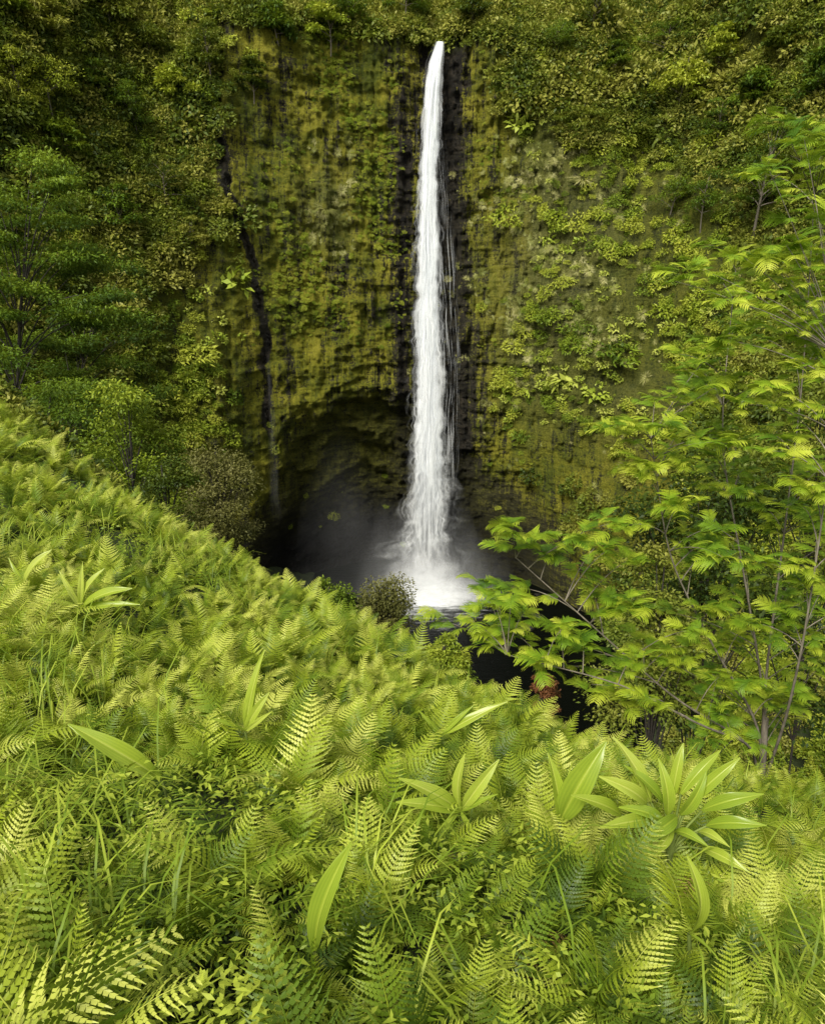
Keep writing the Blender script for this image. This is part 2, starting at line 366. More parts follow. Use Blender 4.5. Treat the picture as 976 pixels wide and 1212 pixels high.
# ---------------- waterfall ----------------
rows=[(49,515,526),(56,512,526),(75,505,525),(100,500,524),(140,497,523),(200,494,521),(260,491,522),(320,489,524),(380,488,526),(440,487,527),(500,486,529),(550,484,531),(600,480,533),(650,475,535),(700,470,540)]
wf=empty('waterfall',(FX,FY,FZ),'tall white ribbon of water plunging down the centre of the mossy cliff','waterfall')
def sheet(name,rows,wf_,yoff,mat,seed,wav=.5,nu=24,nv=420,parent=wf,org=(FX,FY,FZ),Yf=None,grow=0.,rag=0.):
    py=np.array([r[0] for r in rows],float)
    q=np.linspace(0,1,nv); pyq=py[0]+(py[-1]-py[0])*q
    l=np.interp(pyq,py,[r[1] for r in rows]); r=np.interp(pyq,py,[r[2] for r in rows])
    V=[];UV=[]
    for i in range(nv):
        Yw=146.6+3.2*math.exp(-q[i]*40) if Yf is None else Yf(q[i])
        p0=at(l[i],pyq[i],Yw);p1=at(r[i],pyq[i],Yw); c=(p0+p1)/2; h=(p1[0]-p0[0])/2*(wf_+grow*q[i]**1.5)
        u=np.linspace(-1,1,nu); z=c[2]
        rg=1+rag*min(1,q[i]*8)*(fbm(np.full(nu,z*.6),np.where(u>0,3.,9.),seed+9,4)-.5)*2
        x=c[0]+h*u*rg+wav*(fbm(np.full(nu,z*.1),u*.6,seed,3)-.5)*min(1,q[i]*6)*2
        y=Yw+yoff*(1-u*u*.8)*min(1,q[i]*12)-.3*(fbm(u*2.2+seed,np.full(nu,z*.1),seed+5,3)-.5)*2
        V.append(np.stack([x,y,np.full(nu,z)],1)); UV.append(np.stack([u*.5+.5,np.full(nu,q[i])],1))
    i=np.arange(nu*nv).reshape(nv,nu); ff=np.stack([i[:-1,:-1],i[:-1,1:],i[1:,1:],i[1:,:-1]],-1).reshape(-1,4)
    return link(name,mesh_quads(name,np.concatenate(V)-np.array(org),ff,mat,True,uv=np.concatenate(UV)),parent)
sheet('water_core',rows,.72,-.2,water_mat('water_core',3,2.2,1.3,6,.07,1),1,.2,rag=.3)
sheet('water_sheet',rows,.92,-.6,water_mat('water_sheet',1.8,4.5,.6,11,.07,2),2,.3,rag=.35)
sheet('water_sheet',rows,1.12,-1.0,water_mat('water_sheet_outer',1.5,5.5,.1,16,.08,3),3,.5,rag=.4)
sheet('water_plume',[r for r in rows if r[0]>=320],.9,-1.6,water_mat('water_plume',1.5,3.6,.3,7,.08,4,1.),4,.8,nv=260,grow=.3,rag=.3)
sheet('water_plume',[r for r in rows if r[0]>=440],1.,-2.3,water_mat('water_plume_outer',1.4,3.2,.2,5,.08,6,1.),6,1.2,nv=200,grow=.9,rag=.4)
vr=[(150,512,528),(230,512,534),(330,512,542),(430,514,546),(520,514,544),(640,512,540)]
sheet('water_veil',vr,1.0,-.1,water_mat('water_veil',2.,3.4,-.02,14,.07,5,.3),7,.5,nv=260)
def wisp(name,cx,cy,z0,rx,h,bow,amt,seed,gain=2.0,bothends=False,parent=wf,vpow=1.2):
    nu,nv=36,18; V=[];UV=[]
    for j in range(nv):
        t=j/(nv-1); u=np.linspace(-1,1,nu)
        hh=h*(1-.5*u*u)*(.75+.5*fbm(u*3+seed,u*0+seed,seed,3))
        V.append(np.stack([cx-FX+rx*u*(1-.2*t),cy-FY-bow*(1-u*u)+1.2*t+0*u,z0-FZ+t*hh],1)); UV.append(np.stack([u*.5+.5,np.full(nu,t)],1))
    i=np.arange(nu*nv).reshape(nv,nu); ff=np.stack([i[:-1,:-1],i[:-1,1:],i[1:,1:],i[1:,:-1]],-1).reshape(-1,4)
    m,nt,out=newmat(name+'_foam'); uv=N(nt,'ShaderNodeUVMap'); sep=N(nt,'ShaderNodeSeparateXYZ'); nt.links.new(uv.outputs[0],sep.inputs[0])
    mp=N(nt,'ShaderNodeMapping'); mp.inputs['Scale'].default_value=(4,1.8,1); mp.inputs['Location'].default_value=(seed,0,0); nt.links.new(uv.outputs[0],mp.inputs[0])
    n=noise(nt,mp.outputs[0],1.,7,.65)
    e=math_(nt,'SUBTRACT',1.,math_(nt,'POWER',math_(nt,'ABSOLUTE',math_(nt,'MULTIPLY_ADD',sep.outputs[0],2.,-1.)),1.3))
    v=math_(nt,'POWER',math_(nt,'SUBTRACT',1.,sep.outputs[1]),vpow)
    if bothends: v=math_(nt,'MULTIPLY',v,math_(nt,'MULTIPLY',sep.outputs[1],4.,clamp=True))
    e=math_(nt,'MULTIPLY',math_(nt,'MULTIPLY',e,v),amt)
    al=math_(nt,'MULTIPLY',e,math_(nt,'MULTIPLY_ADD',math_(nt,'SUBTRACT',n,.5),gain,1.),clamp=True)
    d=N(nt,'ShaderNodeBsdfDiffuse'); d.inputs[0].default_value=(.9,.92,.94,1); t=N(nt,'ShaderNodeBsdfTransparent'); mx=N(nt,'ShaderNodeMixShader')
    nt.links.new(al,mx.inputs[0]); nt.links.new(t.outputs[0],mx.inputs[1]); nt.links.new(d.outputs[0],mx.inputs[2]); nt.links.new(mx.outputs[0],out.inputs[0])
    link(name,mesh_quads(name,np.concatenate(V),ff,m,True,uv=np.concatenate(UV)),parent)
wisp('splash',FX,FY-1.5,FZ-.1,10,11,2,.8,3,3.); wisp('splash',FX-1.5,FY-3,FZ-.1,10.5,8,2,.8,8,3.,True,vpow=.9); wisp('splash',FX+2,FY-4.5,FZ-.4,12,6,2,.9,12,3.2,True,vpow=.9); wisp('splash',FX,FY-6.5,FZ-.6,13,4.2,2,.9,15,3.6,True,vpow=.9)
wisp('spray',FX-1,FY-3.2,FZ,14,22,3,.24,21,1.6); wisp('spray',FX-10,FY+1,FZ,20,22,2,.05,25,1.6); wisp('spray',FX-19,FY+6,FZ+6,13,26,2,.03,29,1.8,True); wisp('spray',FX+8,FY-1,FZ,10,13,2,.12,33,1.6)
tp=cliff_hit(318,440)
tr_=empty('thin_waterfall',tp,'faint misty trickle dropping past the left edge of the cave','waterfall')
sheet('trickle',[(395,313,318),(440,315,321),(480,318,325),(540,318,330),(620,318,336)],1.,0,water_mat('thin_water',1.6,2.4,.25,3,.05,9,.4,.10),31,.3,8,160,tr_,tuple(tp),lambda q:tp[1]-1.2)

# ---------------- plant prototypes ----------------
def frond(L,pairs,lobes,phi0,phi1,width,lobe,seed,taper=.8,fwd=.35,droop=.25,start=.12,rach=.004,lshape=.9,ltip=.85):
    r=np.random.default_rng(seed); mb=MB()
    n=24; ph=np.radians(np.linspace(phi0,phi1,n)); T=np.stack([np.cos(ph),np.zeros(n),np.sin(ph)],1)
    Pp=np.concatenate([[[0,0,0]],np.cumsum(T[:-1],0)])*L/(n-1)
    Pp[:,1]+=.05*L*np.sin(np.linspace(0,2.5,n)+seed)
    def C(t): return np.array([np.interp(t*(n-1),np.arange(n),Pp[:,k]) for k in range(3)])
    def TT(t): return nrm(np.array([np.interp(t*(n-1),np.arange(n),T[:,k]) for k in range(3)]))
    tube(mb,Pp[::3],np.linspace(rach,rach*.3,len(Pp[::3])),3,.75)
    for i in range(pairs):
        t=start+(1-start)*(i+.5)/pairs; c=C(t); tv=TT(t); S=np.array([0,1.,0]); Nn=np.cross(tv,S)
        if Nn[2]<0 and abs(tv[2])<.9: Nn=-Nn
        pl=width*L*min(1,((t-start*.6)/.22))**.7*(1-t)**taper*1.12+.02*L
        for s in (-1,1):
            f_=fwd+r.normal()*.08; pj=pl*(1+r.normal()*.05)
            pd=nrm(S*s+tv*f_+Nn*(.08+r.normal()*.10))
            nl=max(4,int(lobes*pj/(width*L)+.5)); q=np.arange(nl)/nl; dq=1./nl
            def pc(q): q=np.asarray(q)[...,None]; return c+pd*pj*q-Nn*droop*pj*q*q+tv*.16*pj*q*q
            a=pc(q);b=pc(q+dq*lshape)
            ll=lobe*L*(1-q**1.8*.9)*(.5+.5*min(1,pj/(width*L)*1.3)); ll[0]*=.8
            for s2 in (-1,1):
                ld=nrm(tv*s2+pd*.5-Nn*.15); 
                tip1=a+ld*ll[:,None]+pd*dq*pj*.35; tip2=b+ld*ll[:,None]*ltip
                v=np.stack([a,b,tip2,tip1],1) if s2*s>0 else np.stack([b,a,tip1,tip2],1)
                mb.add(v.reshape(-1,3),np.arange(4*nl).reshape(-1,4),.1+.6*t+.3*np.repeat(q,4))  # bases tinted darker, painting shaded gaps between ferns; tips lighter
            e0=pc(np.array([1-dq*.2]))[0]; e1=pc(np.array([1+dq*.9]))[0]; w_=tv*ll[-1]*.7
            mb.add([e0-w_,e0+w_,e1+w_*.2,e1-w_*.2],[[0,1,2,3]],.9)
    return mb
frond_par=[(82,25,1),(72,-5,2),(60,-20,3),(86,45,4),(50,5,5),(76,-40,6)]
NF=len(frond_par)
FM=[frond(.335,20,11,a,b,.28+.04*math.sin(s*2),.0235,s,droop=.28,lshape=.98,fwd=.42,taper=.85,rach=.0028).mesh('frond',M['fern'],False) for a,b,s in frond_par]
FMD=frond(.36,16,7,50,-60,.2,.02,9,droop=.6).mesh('frond',M['deadfern'])

def clump(seed,nl,ll,lw,rad,flat,mat,up=.35,droop=.2,name='crown'):
    r=np.random.default_rng(seed); mb=MB()
    d=nrm(r.normal(size=(nl,3))); d[:,2]=np.abs(d[:,2])
    rr=r.uniform(.45,1,nl)**.6*(.6+.8*vn(d[:,0]*2.5+5,d[:,1]*2.5+d[:,2],seed))
    P=d*rr[:,None]*rad; P[:,2]*=flat
    D=nrm(d+r.normal(size=(nl,3))*.6); Nn=nrm(r.normal(size=(nl,3))*.5+np.array([0,0,1])*up*2+d*.6)
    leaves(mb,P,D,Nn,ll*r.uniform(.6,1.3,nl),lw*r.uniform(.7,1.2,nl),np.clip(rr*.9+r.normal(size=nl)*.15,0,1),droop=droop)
    return mb.mesh(name,mat)
def grasstuft(seed,n,L,mat):
    r=np.random.default_rng(seed); mb=MB(); a=r.uniform(0,6.28,n); P=np.stack([np.cos(a),np.sin(a),0*a],1)*r.uniform(0,.5,n)[:,None]
    D=nrm(np.stack([np.cos(a)*.6,np.sin(a)*.6,r.uniform(.2,1,n)],1))
    leaves(mb,P,D,np.tile([0,0,1.],(n,1)),L*r.uniform(.5,1.2,n),.07,r.uniform(0,1,n),droop=.7); return mb.mesh('tuft',mat)
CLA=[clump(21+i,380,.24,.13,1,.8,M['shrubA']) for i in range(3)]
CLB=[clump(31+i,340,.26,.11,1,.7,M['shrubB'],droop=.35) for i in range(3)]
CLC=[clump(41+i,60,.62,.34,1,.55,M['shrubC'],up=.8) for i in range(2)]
CLG=[grasstuft(51+i,160,.9,M['straw']) for i in range(2)]

def eul(up,spin):
    q=Vector(up).to_track_quat('Z','Y'); return (q@Euler((0,0,spin)).to_quaternion()).to_euler()
def scatter(name,protos,P,E,S,I,label,cat):
    P=np.asarray(P,np.float32); me=bpy.data.meshes.new(name); me.vertices.add(len(P)); me.vertices.foreach_set('co',P.ravel())
    a=me.attributes.new('rot','FLOAT_VECTOR','POINT'); a.data.foreach_set('vector',np.asarray(E,np.float32).ravel())
    a=me.attributes.new('scl','FLOAT','POINT'); a.data.foreach_set('value',np.asarray(S,np.float32).ravel())
    a=me.attributes.new('idx','INT','POINT'); a.data.foreach_set('value',np.asarray(I,np.int32).ravel())
    ng=bpy.data.node_groups.new(name,'GeometryNodeTree')
    ng.interface.new_socket('Geometry',in_out='INPUT',socket_type='NodeSocketGeometry'); ng.interface.new_socket('Geometry',in_out='OUTPUT',socket_type='NodeSocketGeometry')
    gi=ng.nodes.new('NodeGroupInput'); go=ng.nodes.new('NodeGroupOutput'); ip=ng.nodes.new('GeometryNodeInstanceOnPoints'); jn=ng.nodes.new('GeometryNodeJoinGeometry')
    for p in protos:
        oi=ng.nodes.new('GeometryNodeObjectInfo'); oi.transform_space='ORIGINAL'; oi.inputs['Object'].default_value=p; oi.inputs['As Instance'].default_value=True
        ng.links.new(oi.outputs['Geometry'],jn.inputs[0])
    def na(n,t):
        x=ng.nodes.new('GeometryNodeInputNamedAttribute'); x.data_type=t; x.inputs['Name'].default_value=n; return x.outputs['Attribute']
    er=ng.nodes.new('FunctionNodeEulerToRotation'); ng.links.new(na('rot','FLOAT_VECTOR'),er.inputs[0])
    ng.links.new(gi.outputs[0],ip.inputs['Points']); ng.links.new(jn.outputs[0],ip.inputs['Instance'])
    ip.inputs['Pick Instance'].default_value=True
    ng.links.new(na('idx','INT'),ip.inputs['Instance Index']); ng.links.new(er.outputs[0],ip.inputs['Rotation']); ng.links.new(na('scl','FLOAT'),ip.inputs['Scale'])
    ng.links.new(ip.outputs[0],go.inputs[0])
    o=link(name,me); md=o.modifiers.new('scatter','NODES'); md.node_group=ng
    tag(o,label,cat,kind='stuff'); return o

def cn(p):
    e=.8; x,z=p[0],p[2]
    gx=(cliffY(x+e,z)-cliffY(x-e,z))/(2*e); gz=(cliffY(x,z+e)-cliffY(x,z-e))/(2*e)
    return nrm(np.array([float(gx),-1.,float(gz)]))
def wallplant(name,me,px,py,s,label,cat,group=None):
    p=cliff_hit(px,py); n=cn(p); o=link(name,me); o.location=p-n*.2*s
    o.rotation_euler=eul(n*.5+np.array([0,0,.9]),random.uniform(0,6)); o.scale=(s,s,s*random.uniform(.8,1.1)); tag(o,label,cat,group); return o
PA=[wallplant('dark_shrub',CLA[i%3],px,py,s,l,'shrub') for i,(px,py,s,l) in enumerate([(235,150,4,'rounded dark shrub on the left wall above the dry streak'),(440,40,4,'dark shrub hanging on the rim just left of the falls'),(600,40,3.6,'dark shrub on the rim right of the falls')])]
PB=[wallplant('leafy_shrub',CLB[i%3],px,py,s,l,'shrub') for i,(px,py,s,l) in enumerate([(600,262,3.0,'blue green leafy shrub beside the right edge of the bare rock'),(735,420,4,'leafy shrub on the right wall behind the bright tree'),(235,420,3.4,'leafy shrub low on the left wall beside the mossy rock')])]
PC=[wallplant('broad_leaf_clump',CLC[i%2],px,py,s,l,'plant') for i,(px,py,s,l) in enumerate([(275,335,2.4,'pale yellow green broad leaved clump on the left wall'),(668,450,2.8,'pale broad leaved clump on the right wall near the dry grass'),(615,150,2.2,'pale broad leaved clump high on the wall right of the falls'),(838,188,2.0,'yellow clump against dark trees at upper right'),(705,465,2.0,'pale broad leaved clump just right of a larger one'),(255,15,2.2,'pale clump at the top edge left of centre')])]
PG=[wallplant('dry_grass_tuft',CLG[i],px,py,2.,l,'grass tuft') for i,(px,py,l) in enumerate([(385,250,'straw coloured grass tuft left of the falls'),(690,215,'straw coloured grass tuft high on the right wall')])]

def cliff_scatter(n,dens,smin,smax,protos,name,label,out=.5,upw=.8,seed=0,xr=(-80,82),zr=(-54,95)):
    r=np.random.default_rng(seed); x=r.uniform(*xr,n); z=r.uniform(*zr,n); keep=r.random(n)<dens(x,z); x=x[keep];z=z[keep]
    y=cliffY(x,z); e=.8
    gx=(cliffY(x+e,z)-cliffY(x-e,z))/(2*e); gz=(cliffY(x,z+e)-cliffY(x,z-e))/(2*e)
    nn=nrm(np.stack([gx,-np.ones_like(gx),gz],1)); s=r.uniform(smin,smax,len(x))*(1+.35*r.normal(size=len(x))).clip(.5,2)
    P=np.stack([x,y,z],1)-nn*.15*s[:,None]; U=nn*out+np.array([0,0,upw])+r.normal(size=(len(x),3))*.15
    E=[tuple(eul(u,sp_)) for u,sp_ in zip(U,r.uniform(0,6.28,len(x)))]
    print(name,len(x)); return scatter(name,protos,P,E,s,r.integers(0,len(protos),len(x)),label,'vegetation')
pn=lambda x,z,s,k=.06: fbm(x*k,z*k,s,3)
cliff_scatter(22000,lambda x,z: vegmask(x,z)*ss(pn(x,z,101)+.3*ss(z,10,40)+.2*ss(-x,20,50)+.2*ss(x,40,60)-.4*drymask(x,z),.45,.68),.8,2.4,PA,'cliff_shrubs','dark shrubs and small trees covering the gorge walls',seed=1)
cliff_scatter(34000,lambda x,z: np.maximum(vegmask(x,z)*.9,.008)*ss(pn(x,z,111),.34,.56)*(1-.6*drymask(x,z)),.3,1.6,PB,'cliff_greenery','mid green ferns and bushes carpeting the gorge walls',seed=2)
cliff_scatter(15000,lambda x,z: vegmask(x,z)*ss(pn(x,z,121,.1),.45,.7)*.7*(1-.4*drymask(x,z)),.25,.8,PC,'cliff_broad_leaves','scattered pale broad leaved plants on the gorge walls',seed=3)
cliff_scatter(50000,lambda x,z: drymask(x,z)*ss(pn(x,z,131,.25),.42,.6),.2,.65,PG,'cliff_dry_grass','dry straw grass hanging on the cliff ledges',out=1,upw=.0,seed=4)
cliff_scatter(30000,lambda x,z:(1-vegmask(x,z))*ss(pn(x,z,141,.15),.47,.7)*ss(z,-8,2)*ss(np.abs(x-5),5,9)*.45,.12,.42,PB,'face_ferns','tiny ferns clinging to the bare mossy face',seed=5,xr=(-32,24),zr=(-10,46))

# hillside undergrowth
r=np.random.default_rng(77)
def hill(n,y0,y1,s0,s1,dmin):
    x=r.uniform(-75,70,n)*(y1/128 if y1<60 else 1); y=r.uniform(y0,y1,n); z=terr(x,y)
    d_=y-(7.5-.75*np.clip(x,-10,8))
    k=(z>-51.5)&(z<35)&(d_>dmin)&(np.abs(x)<.75*y+4); x,y,z=x[k],y[k],z[k]
    s=r.uniform(s0,s1,len(x))*(y/y1)
    return x,y,z,s
A_=[hill(7000,8,22,.35,.75,1.0),hill(12000,20,50,.6,1.4,1),hill(14000,50,128,1.2,2.8,1)]
x,y,z,s=[np.concatenate([a[i] for a in A_]) for i in range(4)]
mk=vn(x*.15,y*.15,5)
U=r.normal(size=(len(x),3))*.2+np.array([0,0,1.])
E=[tuple(eul(u,q)) for u,q in zip(U,r.uniform(0,6.28,len(x)))]
print('hill',len(x))
scatter('hillside_undergrowth',PA+PB,np.stack([x,y,z],1),E,s,np.where(mk>.5,r.integers(0,3,len(x)),r.integers(3,6,len(x))),'dense green undergrowth on the lower gorge slopes','undergrowth')

# ---------------- trees ----------------
def tree(name,base,top,spread,npads,mat,bk,label,cat='tree',group=None,seed=0,leaf=.22,lpp=350,flat=.2,padr=.3,rad=.22,zr=(.45,1.),zj=.03,lw=.5):
    r=np.random.default_rng(seed); base=np.array(base,float); top=np.array(top,float)-base
    e=empty(name,base,label,cat,group); tb=MB(); cb=MB()
    H=np.linalg.norm(top); mid=top*.5+np.append(r.normal(size=2)*.04*H,0)
    tr=bez([0,0,0],mid,top,14); tube(tb,tr,np.linspace(rad,rad*.25,14),8)
    for i in range(npads):
        t=zr[0]+(zr[1]-zr[0])*(i+.5)/npads; a=i*2.4+r.normal()*.4
        o=tr[min(13,int(t*.85*13))]
        w_=spread*(1-.65*((t-zr[0])/(zr[1]-zr[0]))**1.5)*r.uniform(.35,1)
        c=np.array([math.cos(a)*w_,math.sin(a)*w_,0])+top*t+np.array([0,0,r.normal()*zj*H])
        tube(tb,bez(o,(o+c)/2+np.array([0,0,.06*H]),c,7),np.linspace(rad*.4,rad*.08,7),5)
        pr=spread*padr*r.uniform(.7,1.25); n=int(lpp*r.uniform(.7,1.2))
        q=nrm(r.normal(size=(n,3)))*(r.random(n)**.45)[:,None]; q[:,2]*=flat
        rim=1+.9*(vn(np.arctan2(q[:,1],q[:,0])*3+i,q[:,0]*0,seed+i)-.5); q[:,:2]*=rim[:,None]
        q[:,2]-=.3*flat*(q[:,0]**2+q[:,1]**2)
        q=q@np.array(Euler((r.normal()*.18,r.normal()*.18,0)).to_matrix())
        D=nrm(q*np.array([1,1,.2])+r.normal(size=(n,3))*.45); Nn=nrm(np.array([0,0,1.])+r.normal(size=(n,3))*.4)
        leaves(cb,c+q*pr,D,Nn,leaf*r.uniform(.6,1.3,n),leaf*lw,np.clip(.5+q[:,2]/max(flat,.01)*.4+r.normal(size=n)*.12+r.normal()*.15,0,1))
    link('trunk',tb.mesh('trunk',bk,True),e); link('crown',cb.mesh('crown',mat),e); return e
bx,by=-23.5,45.; p=np.array([bx,by,float(terr(bx,by))-.5])
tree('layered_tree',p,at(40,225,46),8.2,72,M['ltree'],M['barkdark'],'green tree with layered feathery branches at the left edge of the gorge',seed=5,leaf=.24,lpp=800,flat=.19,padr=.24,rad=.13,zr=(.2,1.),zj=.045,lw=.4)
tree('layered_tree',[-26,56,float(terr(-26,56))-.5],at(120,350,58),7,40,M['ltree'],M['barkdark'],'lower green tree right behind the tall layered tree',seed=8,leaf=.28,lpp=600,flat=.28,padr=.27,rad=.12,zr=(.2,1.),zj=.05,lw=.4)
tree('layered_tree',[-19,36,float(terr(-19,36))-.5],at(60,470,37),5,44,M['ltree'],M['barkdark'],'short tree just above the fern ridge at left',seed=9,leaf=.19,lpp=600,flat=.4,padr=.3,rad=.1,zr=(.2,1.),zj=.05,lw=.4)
def shrubtree(px,py,Y,spread,mat,label,seed,leaf=.12,np_=22,flat=.5,cat='shrub',name='bushy_shrub',lpp=450,padr=.4):
    c=at(px,py,Y); g=float(terr(c[0],Y))-.3
    top=c+np.array([0,0,spread*.9]); zr0=max(.2,1-2.1*spread/(top[2]-g))
    return tree(name,[c[0],Y,g],top,spread,np_,mat,M['barkdark'],label,cat,seed=seed,leaf=leaf,lpp=lpp,flat=flat,padr=padr,rad=.1,zr=(zr0,1))
shrubtree(258,585,24,1.5,M['olive'],'olive brown twiggy shrub below the mossy wall at left',11,.09,30)
shrubtree(455,735,12.,.66,M['olive'],'low bushy olive shrub in front of the plunge pool',12,.05,34,.7)
shrubtree(390,735,13.,.7,M['shrubB'],'green bush on the rim below the cave',19,.06,30,.7)
shrubtree(525,800,10.,.5,M['shrubB'],'small green bush at the lowest point of the rim',20,.05,26,.7)
shrubtree(150,540,30,2.6,M['shrubB'],'green bush rising behind the fern ridge at left',13,.16)
shrubtree(195,600,26,1.6,M['shrubA'],'dark bush beside the olive shrub',14,.12)
shrubtree(645,820,9.5,.24,M['red'],'reddish brown leafy sprig at the foot of the bright tree',15,.04,12)
shrubtree(860,640,30,4.5,M['shrubA'],'dark tree mass behind the bright right hand tree',16,.22,34)
shrubtree(960,520,36,5.5,M['shrubA'],'tall dark tree behind the bright tree at the right edge',17,.25,40)
shrubtree(780,740,26,2.4,M['shrubA'],'dark bush behind the lower branches of the bright tree',18,.16,26)
cl_trees=[(60,60),(120,110),(30,130),(180,50),(165,150),(90,190),(250,80),(330,30),(390,60),(300,110),(660,60),(720,90),(700,30),(780,60),(850,70),(920,60),(960,110),(800,130),(760,170),(850,150),(940,190),(560,20),(480,18),(20,20),(130,20),(830,250),(790,240),(200,230),(150,270),(210,110),(680,150),(890,120),(60,110),(230,300),(410,20)]
for i,(px,py) in enumerate(cl_trees):
    p=cliff_hit(px,py+random.uniform(10,25)); h=random.uniform(4,9)
    left=px<500
    tree('wall_tree',p-np.array([0,-.6,.8]),p+np.array([random.uniform(-1,1),-2.5,h]),random.uniform(2.6,4.8),14,[M['shrubA'],M['ltree'],M['shrubB']][i%3],M['bark'],
      'bushy tree among others on the upper %s wall of the gorge'%('left' if left else 'right'),group='trees on the upper %s gorge wall'%('left' if left else 'right'),seed=100+i,leaf=random.choice([.35,.5,.65]),lpp=150,flat=random.choice([.2,.3,.45]),padr=.38,rad=.14,zj=.06)
p=cliff_hit(890,290)
tree('umbrella_tree',p-np.array([0,-.5,1]),p+np.array([0,-5,15]),7,20,M['ltree'],M['bark'],'spreading umbrella shaped tree with a thin pale trunk on the upper right wall',seed=60,leaf=.4,lpp=300,flat=.15,padr=.35,rad=.25)

# ---------------- right bright tree ----------------
CM=[frond(.165,9,8,14+10*i,-12-14*i,.54,.072,70+i,taper=.35,fwd=.6,droop=.25,start=.12,rach=.002,lshape=.92,ltip=.7) for i in range(3)]
CM=[(np.concatenate(m.v),np.concatenate(m.f),np.concatenate(m.t)) for m in CM]
rb=np.array([3.9,7.6,0.]); rb[2]=float(terr(rb[0],rb[1]))-.2
rt=empty('bright_tree',rb,'bright yellow green feathery leaved tree filling the right side in front of the cliff','tree')
stems=[ [(905,800,7.6),(925,650,7.8),(950,450,8),(965,200,8)], [(900,860,7.4),(840,760,7.2),(790,660,7),(770,520,7)], [(890,880,7.2),(800,830,6.8),(700,740,6.6),(610,660,6.6)],
 [(905,830,7.6),(880,680,7.8),(850,520,8),(870,320,8.2)], [(930,850,7),(950,760,6.6),(975,600,6.4),(990,420,6.4)], [(890,880,7),(830,860,6.3),(740,810,6.1),(600,775,6.2)] ]
tb=MB(); cb=MB(); SPTS=[]; BR=[MB() for _ in stems]
tube(tb,np.linspace(0,1,6)[:,None]*(at(905,850,7.6)-rb),np.linspace(.05,.035,6),8)
for k_,st in enumerate(stems):
    pts=[rb+(at(905,850,7.6)-rb)*.7]+[at(*q) for q in st]; pts=np.array(pts)
    u=np.linspace(0,len(pts)-1,26); sm=np.stack([np.interp(u,np.arange(len(pts)),pts[:,k]) for k in range(3)],1)
    for _ in range(4): sm[1:-1]=(sm[:-2]+sm[1:-1]*2+sm[2:])/4
    tube(BR[k_],sm-rb,np.linspace(.017,.004,26),6); SPTS.append(sm)
SP_=np.concatenate(SPTS)
tg0=[(605,645),(570,690),(552,735),(580,765),(620,725),(655,655),(640,785),(690,640),(700,700),(690,770),(740,665),(745,720),(750,780),(745,505),(775,470),(805,435),(790,505),(840,415),(830,470),(860,355),(880,305),(825,315),(900,400),(905,460),(860,525),(830,555),(880,560),(930,520),(940,430),(950,350),(930,290),(960,235),(965,175),(955,145),(800,605),(850,625),(900,600),(950,600),(820,665),(880,670),(940,680),(790,725),(850,745),(910,750),(960,760),(780,780),(830,800),(890,810),(940,820),(900,860),(850,845),(665,745),(605,705),(970,300),(970,480),(970,560),(720,620),(760,560),(990,380),(990,640),(990,700),(700,810),(760,830),(990,250)]
tg=list(tg0)
for rep in range(3): tg+=[(x+random.gauss(0,28),y+random.gauss(0,26)) for x,y in tg0 if x>(770 if rep==0 else 810)]
tg+=[(x+random.gauss(0,20),y+random.gauss(0,13)) for x,y in tg0 if x<770]
def putleaf(pos,az,tilt,sc):
    m=CM[random.randrange(3)]; Rm=np.array((Euler((random.gauss(0,.3),-tilt,0)).to_matrix())); Rz=np.array(Euler((0,0,az)).to_matrix())
    v=(m[0]*sc)@Rm.T@Rz.T+pos; cb.add(v,m[1],np.clip(m[2]*.6+random.uniform(-.25,.5),0,1))
for (px,py) in tg:
    Yt=random.uniform(6.2,8.6) if px>760 else random.uniform(6.0,7.0); T=at(px,py,Yt)
    dd=np.linalg.norm(SP_-T,axis=1)+np.maximum(SP_[:,2]-T[2]+.2,0)*2; io=int(np.argmin(dd)); o=SP_[io]
    b=bez(o,(o+T)/2+np.array([0,0,.12]),T,8); tube(BR[io//26],b-rb,np.linspace(.006,.002,8),5)
    dirv=T-o; az0=math.atan2(dirv[1],dirv[0])
    for k in range(random.randint(6,8)):
        putleaf(T-rb+np.random.normal(size=3)*np.array([.05,.05,.03]),az0+(k-3)*.85+random.gauss(0,.25),random.gauss(.12,.25),random.uniform(.75,1.3))
    for q in (2,3,4,5,6):
        for s in (-1,1):
            if random.random()<.6: putleaf(b[q]-rb,az0+s*random.uniform(.6,1.5),random.gauss(.1,.2),random.uniform(.65,1.15))
link('trunk',tb.mesh('trunk',M['bark'],True),rt)
for b_ in BR: link('branch',b_.mesh('branch',M['bark'],True),rt)
link('crown',cb.mesh('crown',M['rtree']),rt)
print('crown faces',sum(len(a) for a in cb.f))

# ---------------- ferns ----------------
pl=[]; sp0=.19
yy=.85
while yy<15:
    st_=sp0*(1 if yy<5 else 1.2)
    xx=-.6*yy-1
    while xx<.6*yy+1:
        x=xx+random.uniform(-.11,.11); y=yy+random.uniform(-.11,.11)
        d=y-(7.5-.75*max(-10,min(8,x)))
        cov=float(fbm(x*1.1,y*1.1,91,2))
        p=(x,y,float(terr(x,y)))
        ll=(x<-.22*y+.05 and y<2.6)
        if d<2.6 and not (ll and random.random()<.6) and cov>.27: pl.append(p)
        xx+=st_
    yy+=st_
pl.sort(key=lambda p:p[0]**2+p[1]**2+p[2]**2)
def vis(p):
    a=proj((p[0],p[1],p[2]+.2)); return -15<a[0]<991 and a[1]<1225
inview=[p for p in pl if vis(p)]
near=inview[:298]; ns_=set(near); rest=[p for p in pl if p not in ns_]
print('ferns',len(near),len(rest))
